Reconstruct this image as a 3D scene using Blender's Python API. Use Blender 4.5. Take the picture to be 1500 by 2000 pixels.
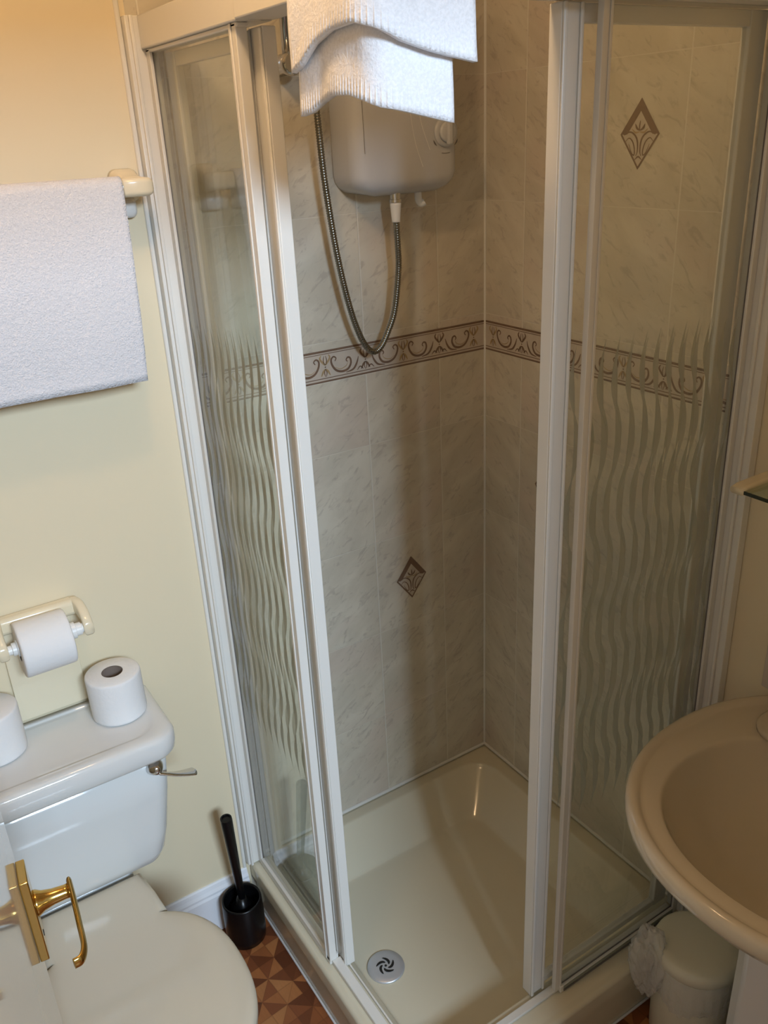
import bpy, bmesh, math, random
from mathutils import Vector, Matrix, noise
random.seed(7)
for o in list(bpy.data.objects): bpy.data.objects.remove(o)
S = bpy.context.scene
COL = S.collection
PI = math.pi

# ------------------------------------------------------------------ camera
cam_d = bpy.data.cameras.new('camera'); cam = bpy.data.objects.new('camera', cam_d); COL.objects.link(cam)
cam_d.sensor_fit = 'HORIZONTAL'; cam_d.sensor_width = 36.0
cam_d.lens = 36.0*1679.58/1500.0
cam_d.clip_start = 0.01
yaw, pit, rol = 0.556725, 0.416653, -0.050606
fw = Vector((math.sin(yaw)*math.cos(pit), math.cos(yaw)*math.cos(pit), -math.sin(pit)))
rt = Vector((math.cos(yaw), -math.sin(yaw), 0)); upv = rt.cross(fw)
r2 = rt*math.cos(rol) + upv*math.sin(rol); u2 = -rt*math.sin(rol) + upv*math.cos(rol)
M = Matrix((( r2.x, u2.x, -fw.x, -1.29155), (r2.y, u2.y, -fw.y, -1.58314), (r2.z, u2.z, -fw.z, 1.81331), (0,0,0,1)))
cam.matrix_world = M
S.camera = cam

# ------------------------------------------------------------------ light and exposure
S.view_settings.view_transform = 'Standard'
S.view_settings.look = 'None'
S.view_settings.gamma = 1.0
S.view_settings.use_curve_mapping = False
S.view_settings.exposure = 0.08
DAY_POWER = 165.0
WORLD_STRENGTH = 0.32
w = bpy.data.worlds.new('world'); S.world = w; w.use_nodes = True
w.node_tree.nodes['Background'].inputs[0].default_value = (1.0, 0.88, 0.66, 1)
w.node_tree.nodes['Background'].inputs[1].default_value = WORLD_STRENGTH
def area(name, loc, target, sx, sy, power, colour):
    l = bpy.data.lights.new(name, 'AREA'); l.shape = 'RECTANGLE'; l.size = sx; l.size_y = sy
    l.energy = power; l.color = colour
    o = bpy.data.objects.new(name, l); COL.objects.link(o); o.location = loc
    o.rotation_euler = (Vector(target)-Vector(loc)).to_track_quat('-Z', 'Y').to_euler()
    return o
area('hall_window_daylight', (-1.10, -4.4, 2.95), (-0.95, 0, 0.8), 0.9, 0.7, DAY_POWER, (0.62, 0.80, 1.0))

# ------------------------------------------------------------------ helpers
def tag(o, label=None, cat=None, group=None, kind=None):
    if label: o['label'] = label
    if cat: o['category'] = cat
    if group: o['group'] = group
    if kind: o['kind'] = kind
    return o
def empty(name, loc, label, cat, group=None):
    o = bpy.data.objects.new(name, None); COL.objects.link(o); o.location = loc
    o.empty_display_size = 0.05
    bpy.context.view_layer.update()
    return tag(o, label, cat, group)
def obj(name, bm, mat, parent=None, smooth=False, label=None, bevel=0, subsurf=0):
    """geometry in bm is in world coordinates; origin is moved under the parent's"""
    bmesh.ops.recalc_face_normals(bm, faces=bm.faces)
    me = bpy.data.meshes.new(name)
    bm.to_mesh(me); bm.free()
    mats = mat if isinstance(mat, (list, tuple)) else [mat]
    for m in mats: me.materials.append(m)
    if smooth:
        for p in me.polygons: p.use_smooth = True
    o = bpy.data.objects.new(name, me); COL.objects.link(o)
    if parent:
        o.parent = parent
        off = Vector((0, 0, 0)); p = parent
        while p: off += p.location; p = p.parent
        o.data.transform(Matrix.Translation(-off))
    if label: o['label'] = label
    if bevel:
        b = o.modifiers.new('bevel', 'BEVEL'); b.width = bevel; b.segments = 3; b.limit_method = 'ANGLE'; b.angle_limit = 0.6
        for p in me.polygons: p.use_smooth = True
        try: me.set_sharp_from_angle(angle=0.7)
        except Exception: pass
    if subsurf:
        s = o.modifiers.new('sub', 'SUBSURF'); s.levels = subsurf; s.render_levels = subsurf
    return o
def new(): return bmesh.new()
def box(bm, x0, x1, y0, y1, z0, z1, mi=0):
    vs = [bm.verts.new((x, y, z)) for x in (x0, x1) for y in (y0, y1) for z in (z0, z1)]
    for f in ((0,1,3,2),(4,6,7,5),(0,4,5,1),(2,3,7,6),(0,2,6,4),(1,5,7,3)):
        fc = bm.faces.new([vs[i] for i in f]); fc.material_index = mi
    return bm
def B(*a):
    return box(new(), *a)
def rrect(x0, x1, y0, y1, r, n=6):
    """rounded rectangle outline, counter-clockwise, n+1 points per corner"""
    if not isinstance(r, (list, tuple)): r = (r,)*4   # corners: (x1,y1),(x0,y1),(x0,y0),(x1,y0)
    pts = []
    cs = [(x1, y1, 1, 1, 0), (x0, y1, -1, 1, 90), (x0, y0, -1, -1, 180), (x1, y0, 1, -1, 270)]
    for (cx, cy, sx, sy, a0), rr in zip(cs, r):
        for i in range(n+1):
            a = math.radians(a0 + 90*i/n)
            pts.append((cx - sx*rr + rr*math.cos(a), cy - sy*rr + rr*math.sin(a)))
    return pts
def loft(bm, loops, cap0=True, cap1=True, close=True, mi=0):
    """loops: list of lists of 3-D points with equal length"""
    rows = [[bm.verts.new(p) for p in L] for L in loops]
    n = len(rows[0])
    for a, b in zip(rows, rows[1:]):
        for i in range(n if close else n-1):
            j = (i+1) % n
            f = bm.faces.new((a[i], a[j], b[j], b[i])); f.material_index = mi
    if cap0: bm.faces.new(rows[0][::-1]).material_index = mi
    if cap1: bm.faces.new(rows[-1]).material_index = mi
    return bm
def L3(pts, z): return [(p[0], p[1], z) for p in pts]
def lathe(bm, axis_o, axis_d, prof, n=32, cap=True, mi=0):
    """prof: (r, t) along axis"""
    d = Vector(axis_d).normalized(); o = Vector(axis_o)
    a = d.orthogonal().normalized(); b = d.cross(a)
    loops = [[o + d*t + (a*math.cos(2*PI*i/n) + b*math.sin(2*PI*i/n))*max(r, 1e-5) for i in range(n)] for r, t in prof]
    return loft(bm, loops, cap, cap, mi=mi)
def cyl(bm, p0, p1, r0, r1=None, n=24, mi=0):
    if r1 is None: r1 = r0
    p0 = Vector(p0); p1 = Vector(p1)
    return lathe(bm, p0, p1-p0, [(r0, 0), (r1, (p1-p0).length)], n, mi=mi)
def catmull(pts, k=8):
    P = [Vector(p) for p in pts]; P = [P[0]*2-P[1]] + P + [P[-1]*2-P[-2]]
    out = []
    for i in range(1, len(P)-2):
        for j in range(k):
            t = j/k
            out.append(0.5*((2*P[i]) + (P[i+1]-P[i-1])*t + (2*P[i-1]-5*P[i]+4*P[i+1]-P[i+2])*t*t + (3*P[i]-P[i-1]-3*P[i+1]+P[i+2])*t**3))
    out.append(P[-2]); return out
def tube(bm, pts, r, n=14, cap=True, mi=0):
    """swept tube, r may be a function of 0..1"""
    P = [Vector(p) for p in pts]; loops = []
    T = (P[1]-P[0]).normalized(); a = T.orthogonal().normalized()
    for i, p in enumerate(P):
        t = (P[min(i+1, len(P)-1)] - P[max(i-1, 0)]).normalized()
        a = (a - t*a.dot(t)).normalized(); b = t.cross(a)
        rr = r(i/(len(P)-1)) if callable(r) else r
        loops.append([p + (a*math.cos(2*PI*j/n)+b*math.sin(2*PI*j/n))*rr for j in range(n)])
    return loft(bm, loops, cap, cap, mi=mi)
def sphere(bm, c, rx, ry=None, rz=None, n=24, m=14, mi=0):
    ry = ry or rx; rz = rz or rx
    loops = [[(c[0]+rx*math.cos(2*PI*i/n)*math.sin(PI*k/m), c[1]+ry*math.sin(2*PI*i/n)*math.sin(PI*k/m), c[2]-rz*math.cos(PI*k/m)) for i in range(n)] for k in range(1, m)]
    return loft(bm, loops, mi=mi)

# ------------------------------------------------------------------ materials
class NT:
    def __init__(s, name):
        s.m = bpy.data.materials.new(name); s.m.use_nodes = True; s.t = s.m.node_tree; s.t.nodes.clear()
        s.out = s.t.nodes.new('ShaderNodeOutputMaterial')
    def n(s, k, **kw):
        nd = s.t.nodes.new(k)
        for a, v in kw.items(): setattr(nd, a, v)
        return nd
    def put(s, sock, v):
        if hasattr(v, 'is_linked'): s.t.links.new(v, sock)
        elif isinstance(v, (tuple, list)) and len(v) == 3 and sock.type == 'RGBA': sock.default_value = (*v, 1)
        else: sock.default_value = v
    def math(s, op, a, b=0.0, c=None):
        nd = s.n('ShaderNodeMath', operation=op); s.put(nd.inputs[0], a); s.put(nd.inputs[1], b)
        if c is not None: s.put(nd.inputs[2], c)
        return nd.outputs[0]
    def mix(s, f, a, b):
        nd = s.n('ShaderNodeMix', data_type='RGBA'); s.put(nd.inputs[0], f); s.put(nd.inputs[6], a); s.put(nd.inputs[7], b)
        return nd.outputs[2]
    def smooth(s, v, lo, hi):
        nd = s.n('ShaderNodeMapRange', interpolation_type='SMOOTHSTEP'); s.put(nd.inputs[0], v)
        nd.inputs[1].default_value = lo; nd.inputs[2].default_value = hi; return nd.outputs[0]
    def xyz(s):
        tc = s.n('ShaderNodeTexCoord'); sp = s.n('ShaderNodeSeparateXYZ'); s.t.links.new(tc.outputs['Object'], sp.inputs[0])
        s.obj = tc.outputs['Object']
        return sp.outputs
    def noise(s, vec, scale, detail=4, rough=0.5, dist=0.0):
        nd = s.n('ShaderNodeTexNoise'); s.put(nd.inputs['Vector'], vec); nd.inputs['Scale'].default_value = scale
        nd.inputs['Detail'].default_value = detail; nd.inputs['Roughness'].default_value = rough; nd.inputs['Distortion'].default_value = dist
        return nd.outputs[0]
    def combine(s, x, y, z):
        nd = s.n('ShaderNodeCombineXYZ'); s.put(nd.inputs[0], x); s.put(nd.inputs[1], y); s.put(nd.inputs[2], z); return nd.outputs[0]
    def bump(s, h, strength, dist=0.002):
        nd = s.n('ShaderNodeBump'); s.put(nd.inputs['Height'], h); nd.inputs['Strength'].default_value = strength; nd.inputs['Distance'].default_value = dist
        return nd.outputs[0]
    def bsdf(s, col, rough=0.5, metal=0.0, normal=None, spec=0.5, **kw):
        nd = s.n('ShaderNodeBsdfPrincipled'); s.put(nd.inputs['Base Color'], col); s.put(nd.inputs['Roughness'], rough); s.put(nd.inputs['Metallic'], metal)
        nd.inputs['Specular IOR Level'].default_value = spec
        if normal is not None: s.t.links.new(normal, nd.inputs['Normal'])
        for k, v in kw.items(): s.put(nd.inputs[k.replace('_', ' ')], v)
        return nd.outputs[0]
    def done(s, sh): s.t.links.new(sh, s.out.inputs[0]); return s.m
def simple(name, col, rough=0.4, metal=0.0, spec=0.5, var=0.03, scale=8.0, bump=0.0, bscale=60, **kw):
    t = NT(name); t.xyz()
    n = t.noise(t.obj, scale, 3)
    c = t.mix(n, tuple(max(0, x*(1-var)) for x in col), tuple(min(1, x*(1+var)) for x in col))
    nm = t.bump(t.noise(t.obj, bscale, 4), bump) if bump else None
    return t.done(t.bsdf(c, rough, metal, nm, spec, **kw))
PAINT = (0.78, 0.675, 0.475)
def paint_shader(t):
    n1 = t.noise(t.obj, 2.5, 3); n2 = t.noise(t.obj, 90, 3)
    c = t.mix(n1, tuple(x*0.97 for x in PAINT), tuple(x*1.03 for x in PAINT))
    return t.bsdf(c, 0.45, 0, t.bump(n2, 0.10, 0.001), 0.4)
def tile_wall(name, axis, off, limit):
    """glazed marbled 200 x 250 mm tiles where axis coordinate > limit, cream paint beyond"""
    t = NT(name); x, y, z = t.xyz()
    u = x if axis == 'x' else y
    uu = t.math('DIVIDE', t.math('ADD', u, off + 10*0.2), 0.2)
    vv = t.math('DIVIDE', t.math('SUBTRACT', z, 1.4134 - 6*0.25), 0.25)
    fu = t.math('FRACT', uu); fv = t.math('FRACT', vv)
    du = t.math('MULTIPLY', t.math('MINIMUM', fu, t.math('SUBTRACT', 1.0, fu)), 0.2)
    dv = t.math('MULTIPLY', t.math('MINIMUM', fv, t.math('SUBTRACT', 1.0, fv)), 0.25)
    db = t.math('ABSOLUTE', t.math('SUBTRACT', z, 1.3276))
    dh = t.math('MINIMUM', dv, db)
    dcorner = t.math('ABSOLUTE', u)
    gu = t.math('SUBTRACT', 1.0, t.smooth(t.math('MINIMUM', du, dcorner), 0.0008, 0.0022))
    gh = t.math('SUBTRACT', 1.0, t.smooth(dh, 0.0004, 0.0014))
    grout = t.math('MAXIMUM', gu, t.math('MULTIPLY', gh, 0.6))
    cellu = t.math('FLOOR', uu); cellv = t.math('FLOOR', vv)
    wn = t.n('ShaderNodeTexWhiteNoise', noise_dimensions='2D'); t.put(wn.inputs['Vector'], t.combine(cellu, cellv, 0))
    shift = t.math('MULTIPLY', wn.outputs['Value'], 7.0)
    # streaks run diagonally
    a = t.math('ADD', t.math('MULTIPLY', u, 0.8), t.math('MULTIPLY', z, 0.6))
    b = t.math('SUBTRACT', t.math('MULTIPLY', z, 0.8), t.math('MULTIPLY', u, 0.6))
    vec = t.combine(t.math('MULTIPLY', a, 0.45), b, shift)
    n1 = t.noise(vec, 14, 5, 0.55, 0.6); n2 = t.noise(vec, 62, 5, 0.62, 0.9); n3 = t.noise(vec, 7, 2)
    base = t.mix(t.smooth(n1, 0.35, 0.7), (0.60, 0.55, 0.45), (0.70, 0.65, 0.54))
    base = t.mix(t.math('MULTIPLY', t.smooth(n3, 0.5, 0.7), 0.5), base, (0.60, 0.50, 0.42))
    base = t.mix(t.math('MULTIPLY', t.smooth(n2, 0.53, 0.68), 0.42), base, (0.37, 0.315, 0.27))
    base = t.mix(grout, base, (0.70, 0.66, 0.57))
    ht = t.math('MULTIPLY', grout, -1.0)
    tile = t.bsdf(base, t.math('ADD', 0.16, t.math('MULTIPLY', grout, 0.5)), 0, t.bump(ht, 0.5, 0.001), 0.5)
    mx = t.n('ShaderNodeMixShader'); t.put(mx.inputs[0], t.math('GREATER_THAN', u, limit))
    t.t.links.new(paint_shader(t), mx.inputs[1]); t.t.links.new(tile, mx.inputs[2])
    return t.done(mx.outputs[0])
def painted(name):
    t = NT(name); t.xyz(); return t.done(paint_shader(t))
def parquet(name):
    t = NT(name); x, y, z = t.xyz()
    # squares turned off the wall line, every square cut into two triangles
    ang = 0.10; c, s_ = math.cos(ang), math.sin(ang); k = 0.042
    nz = t.noise(t.obj, 3, 2)
    u = t.math('DIVIDE', t.math('ADD', t.math('MULTIPLY', x, c), t.math('MULTIPLY', y, s_)), k)
    v = t.math('DIVIDE', t.math('SUBTRACT', t.math('MULTIPLY', y, c), t.math('MULTIPLY', x, s_)), k)
    fu, fv, cu, cv = t.math('FRACT', t.math('ADD', u, 100)), t.math('FRACT', t.math('ADD', v, 100)), t.math('FLOOR', t.math('ADD', u, 100)), t.math('FLOOR', t.math('ADD', v, 100))
    par = t.math('MODULO', t.math('ADD', cu, cv), 2.0)
    d1 = t.math('SUBTRACT', fu, fv); d2 = t.math('SUBTRACT', t.math('ADD', fu, fv), 1.0)
    d = t.math('ADD', t.math('MULTIPLY', d1, par), t.math('MULTIPLY', d2, t.math('SUBTRACT', 1.0, par)))
    tri = t.math('GREATER_THAN', d, 0.0)
    wn = t.n('ShaderNodeTexWhiteNoise', noise_dimensions='3D'); t.put(wn.inputs['Vector'], t.combine(cu, cv, t.math('MULTIPLY', tri, 3.7)))
    r = t.n('ShaderNodeValToRGB'); t.put(r.inputs[0], wn.outputs['Value'])
    e = r.color_ramp.elements; e[0].position = 0; e[0].color = (0.10, 0.028, 0.010, 1); e[1].position = 1; e[1].color = (0.46, 0.20, 0.07, 1)
    e2 = e.new(0.45); e2.color = (0.24, 0.075, 0.026, 1)
    e3 = e.new(0.8); e3.color = (0.38, 0.14, 0.045, 1)
    grain = t.noise(t.combine(t.math('MULTIPLY', x, 60), t.math('MULTIPLY', y, 10), 0), 3, 4)
    col = t.mix(t.math('MULTIPLY', grain, 0.35), r.outputs[0], (0.15, 0.05, 0.02))
    edge = t.math('MINIMUM', t.math('MINIMUM', fu, t.math('SUBTRACT', 1, fu)), t.math('MINIMUM', fv, t.math('SUBTRACT', 1, fv)))
    edge = t.math('MINIMUM', edge, t.math('ABSOLUTE', d))
    col = t.mix(t.math('MULTIPLY', t.math('SUBTRACT', 1.0, t.smooth(edge, 0.0, 0.05)), 0.35), col, (0.09, 0.03, 0.012))
    return t.done(t.bsdf(col, 0.38, 0, None, 0.4))
def schlick(t):
    g = t.n('ShaderNodeNewGeometry'); dp = t.n('ShaderNodeVectorMath', operation='DOT_PRODUCT')
    t.t.links.new(g.outputs['Normal'], dp.inputs[0]); t.t.links.new(g.outputs['Incoming'], dp.inputs[1])
    c = t.math('SUBTRACT', 1.0, t.math('ABSOLUTE', dp.outputs['Value']))
    return t.math('ADD', 0.04, t.math('MULTIPLY', t.math('POWER', c, 5.0), 0.96))
def pane_glass(name, axis, tint, phase):
    """clear safety glass printed with frosted wavy bands between z 0.62 and 1.52"""
    t = NT(name); x, y, z = t.xyz(); u = x if axis == 'x' else y
    # object space is the enclosure's own, its origin stands at (-0.728, -0.702, 0.16)
    z = t.math('ADD', z, 0.16); u = t.math('SUBTRACT', u, 0.728 if axis == 'x' else 0.702)
    lam = 0.222; p = 0.0306; A = 0.0087
    ph = t.math('ADD', t.math('MULTIPLY', t.math('SUBTRACT', 1.520, z), 2*PI/lam), 0.46*PI)
    cph = t.math('COSINE', ph)
    cu = t.math('DIVIDE', t.math('SUBTRACT', t.math('ADD', u, phase + 5.0), t.math('MULTIPLY', cph, A)), p)
    d = t.math('ABSOLUTE', t.math('SUBTRACT', t.math('FRACT', cu), 0.5))
    # leaf-shaped frosted waves: widest at each bend, pointed at both ends of the band
    hw = t.math('ADD', 0.05, t.math('MULTIPLY', t.math('ABSOLUTE', cph), 0.185))
    taper = t.math('MULTIPLY', t.math('SUBTRACT', 1.0, t.math('MINIMUM', 1.0, t.math('MAXIMUM', 0.0, t.math('DIVIDE', t.math('SUBTRACT', z, 1.440), 0.080)))), t.math('MINIMUM', 1.0, t.math('MAXIMUM', 0.0, t.math('DIVIDE', t.math('SUBTRACT', z, 0.613), 0.075))))
    hw = t.math('MULTIPLY', hw, taper)
    frost = t.math('SUBTRACT', 1.0, t.smooth(t.math('SUBTRACT', d, hw), -0.022, 0.0))
    frost = t.math('MULTIPLY', frost, t.math('GREATER_THAN', taper, 0.01))
    tr = t.n('ShaderNodeBsdfTransparent'); tr.inputs[0].default_value = (*tint, 1)
    gl = t.n('ShaderNodeBsdfGlossy'); gl.inputs['Roughness'].default_value = 0.01; gl.inputs[0].default_value = (1, 1, 1, 1)
    m1 = t.n('ShaderNodeMixShader'); t.t.links.new(schlick(t), m1.inputs[0]); t.t.links.new(tr.outputs[0], m1.inputs[1]); t.t.links.new(gl.outputs[0], m1.inputs[2])
    tl = t.n('ShaderNodeBsdfTranslucent'); tl.inputs[0].default_value = (0.56, 0.55, 0.45, 1)
    df = t.n('ShaderNodeBsdfDiffuse'); df.inputs[0].default_value = (0.50, 0.50, 0.41, 1)
    m2 = t.n('ShaderNodeMixShader'); m2.inputs[0].default_value = 0.5
    t.t.links.new(tl.outputs[0], m2.inputs[1]); t.t.links.new(df.outputs[0], m2.inputs[2])
    m3 = t.n('ShaderNodeMixShader'); t.put(m3.inputs[0], t.math('MULTIPLY', frost, 0.78))
    t.t.links.new(m1.outputs[0], m3.inputs[1]); t.t.links.new(m2.outputs[0], m3.inputs[2])
    return t.done(m3.outputs[0])
def clear_glass(name, tint):
    t = NT(name)
    tr = t.n('ShaderNodeBsdfTransparent'); tr.inputs[0].default_value = (*tint, 1)
    gl = t.n('ShaderNodeBsdfGlossy'); gl.inputs['Roughness'].default_value = 0.01
    m1 = t.n('ShaderNodeMixShader'); t.t.links.new(schlick(t), m1.inputs[0]); t.t.links.new(tr.outputs[0], m1.inputs[1]); t.t.links.new(gl.outputs[0], m1.inputs[2])
    return t.done(m1.outputs[0])
def terry(name, col, scale=420, strength=0.75):
    t = NT(name); t.xyz()
    n = t.noise(t.obj, scale, 3, 0.6); n2 = t.noise(t.obj, 9, 3); n3 = t.noise(t.obj, scale*0.35, 2)
    c = t.mix(t.smooth(n, 0.35, 0.65), tuple(x*0.90 for x in col), col)
    c = t.mix(t.math('MULTIPLY', n2, 0.15), c, tuple(x*0.85 for x in col))
    h = t.math('ADD', n, n3)
    return t.done(t.bsdf(c, 0.95, 0, t.bump(h, strength, 0.003), 0.1, Sheen_Weight=0.25))
def braided(name):
    t = NT(name); t.xyz()
    return t.done(t.bsdf((0.26, 0.25, 0.22), 0.25, 1.0))

m_wallA = tile_wall('marbled_tile_and_paint_back', 'x', 0.13477, -0.757)
m_wallB = tile_wall('marbled_tile_and_paint_right', 'y', 0.1308, -0.742)
m_paint = painted('cream_paint')
m_ceil = simple('white_ceiling_paint', (0.72, 0.69, 0.62), 0.8)
m_floor = parquet('triangle_pattern_vinyl')
m_skirt = simple('white_gloss_skirting', (0.80, 0.81, 0.84), 0.25)
m_door = simple('cream_gloss_door_paint', (0.80, 0.78, 0.72), 0.06, spec=0.6, var=0.01)
m_brass = simple('polished_brass', (0.60, 0.40, 0.12), 0.18, 1.0)
m_frame = simple('white_enclosure_profile', (0.77, 0.75, 0.70), 0.22, var=0.01)
m_tray = simple('cream_acrylic_tray', (0.67, 0.615, 0.47), 0.12, var=0.015, scale=3)
m_ceramic = simple('white_glazed_ceramic', (0.72, 0.72, 0.70), 0.07, var=0.01, scale=3)
m_sink = simple('cream_glazed_ceramic', (0.60, 0.53, 0.405), 0.07, var=0.01, scale=3)
m_seat = simple('ivory_plastic_seat', (0.64, 0.585, 0.47), 0.10, var=0.01, scale=3)
m_cream = simple('cream_plastic', (0.78, 0.68, 0.49), 0.22, var=0.02)
m_white = simple('white_plastic', (0.80, 0.80, 0.78), 0.25)
m_heater = simple('grey_white_heater_plastic', (0.54, 0.55, 0.57), 0.12, var=0.01)
m_groove = simple('dark_groove', (0.16, 0.145, 0.14), 0.5)
m_chrome = simple('chrome', (0.62, 0.62, 0.62), 0.10, 1.0)
m_drain = simple('brushed_drain_metal', (0.62, 0.64, 0.68), 0.35, 0.6)
m_black = simple('black_plastic', (0.003, 0.003, 0.0035), 0.30, spec=0.3)
m_dark = simple('dark_slot', (0.01, 0.01, 0.01), 0.6)
m_paper = simple('white_toilet_paper', (0.82, 0.81, 0.80), 0.95, spec=0.1, bump=0.35, bscale=140)
m_card = simple('grey_cardboard_core', (0.16, 0.13, 0.11), 0.9)
m_towel = terry('white_terry', (0.80, 0.79, 0.82))
m_towel2 = terry('white_bath_mat_terry', (0.90, 0.90, 0.93), 300, 0.35)
m_glassL = pane_glass('wavy_print_glass_left', 'y', (0.945, 0.96, 0.94), 0.010)
m_glassL2 = pane_glass('wavy_print_glass_left_door', 'y', (0.945, 0.96, 0.94), 0.004)
m_glassR = pane_glass('wavy_print_glass_right', 'x', (0.96, 0.965, 0.94), 0.0150)
m_glassR2 = pane_glass('wavy_print_glass_right_door', 'x', (0.96, 0.965, 0.94), -0.0190)
m_clear = clear_glass('pane_glass', (0.97, 0.98, 0.965))
m_edge_reflection = simple('grey_green_edge_reflection', (0.27, 0.28, 0.22), 0.3)
m_shelfglass = clear_glass('shelf_glass', (0.80, 0.86, 0.80))
m_shelfedge = simple('dark_glass_edge', (0.03, 0.035, 0.02), 0.2)
m_frieze = simple('brown_frieze_glaze', (0.20, 0.125, 0.085), 0.3, var=0.15, scale=60)
m_frieze2 = simple('ochre_frieze_glaze', (0.42, 0.30, 0.16), 0.3, var=0.1, scale=60)
m_pink = simple('pink_grey_frieze_ground', (0.57, 0.50, 0.42), 0.3, var=0.1, scale=40)
m_bin = simple('cream_bin_plastic', (0.66, 0.64, 0.52), 0.25, var=0.02)
m_splash = simple('beige_splash_tile', (0.58, 0.50, 0.42), 0.2, var=0.05, scale=30)
m_hose = braided('flexible_metal_hose')
t = NT('lamp_globe'); em = t.n('ShaderNodeEmission'); em.inputs[0].default_value = (1.0, 0.65, 0.34, 1)
em.inputs[1].default_value = 92.0; m_lamp = t.done(em.outputs[0])
t = NT('thin_white_bag'); t.xyz()
tr = t.n('ShaderNodeBsdfTransparent'); bs = t.bsdf((0.88, 0.87, 0.84), 0.25, 0, t.bump(t.noise(t.obj, 45, 5, 0.6, 1.5), 0.5, 0.006))
mx = t.n('ShaderNodeMixShader'); mx.inputs[0].default_value = 0.34; t.t.links.new(tr.outputs[0], mx.inputs[1]); t.t.links.new(bs, mx.inputs[2])
m_bag = t.done(mx.outputs[0])

# ------------------------------------------------------------------ room shell
XL, YF, ZC = -1.50, -1.50, 2.40
tag(obj('floor', B(XL-0.1, 0.1, -3.6, 0.1, -0.08, 0), m_floor), kind='structure')
tag(obj('ceiling', B(XL-0.1, 0.1, YF-0.12, 0.1, ZC, ZC+0.08), m_ceil), kind='structure')
wall_back = tag(obj('wall_back', B(XL-0.1, 0.1, 0, 0.1, 0, ZC), m_wallA), kind='structure')
wall_right = tag(obj('wall_right', B(0, 0.1, YF-0.12, 0, 0, ZC), m_wallB), kind='structure')
tag(obj('wall_left', B(XL-0.1, XL, YF-0.12, 0, 0, ZC), m_paint), kind='structure')
bm = new(); box(bm, -0.60, 0, YF-0.12, YF, 0, ZC); box(bm, XL, -1.42, YF-0.12, YF, 0, ZC); box(bm, -1.42, -0.60, YF-0.12, YF, 2.26, ZC)
tag(obj('wall_front', bm, m_paint), kind='structure')
bm = new(); box(bm, -0.63, -0.58, YF-0.14, YF+0.015, 0, 2.28); box(bm, -1.44, -1.39, YF-0.14, YF+0.015, 0, 2.28); box(bm, -1.39, -0.63, YF-0.14, YF+0.015, 2.23, 2.28)
tag(obj('trim_1', bm, m_skirt), kind='structure')
# moulded skirting along the back wall
def skirt(x0, x1):
    prof = [(0, 0), (-0.016, 0), (-0.016, 0.112), (-0.013, 0.118), (-0.013, 0.124), (-0.009, 0.132), (-0.006, 0.142), (-0.003, 0.145), (0, 0.145)]
    return loft(new(), [[(x, p[0], p[1]) for p in prof] for x in (x0, x1)])
tag(obj('baseboard_back', skirt(XL, -0.7675), m_skirt), kind='structure')
prof = [(0, 0), (0.016, 0), (0.016, 0.115), (0.010, 0.130), (0.004, 0.145), (0, 0.145)]
tag(obj('baseboard_left', loft(new(), [[(XL+p[0], y, p[1]) for p in prof] for y in (YF, -0.017)]), m_skirt), kind='structure')

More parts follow.
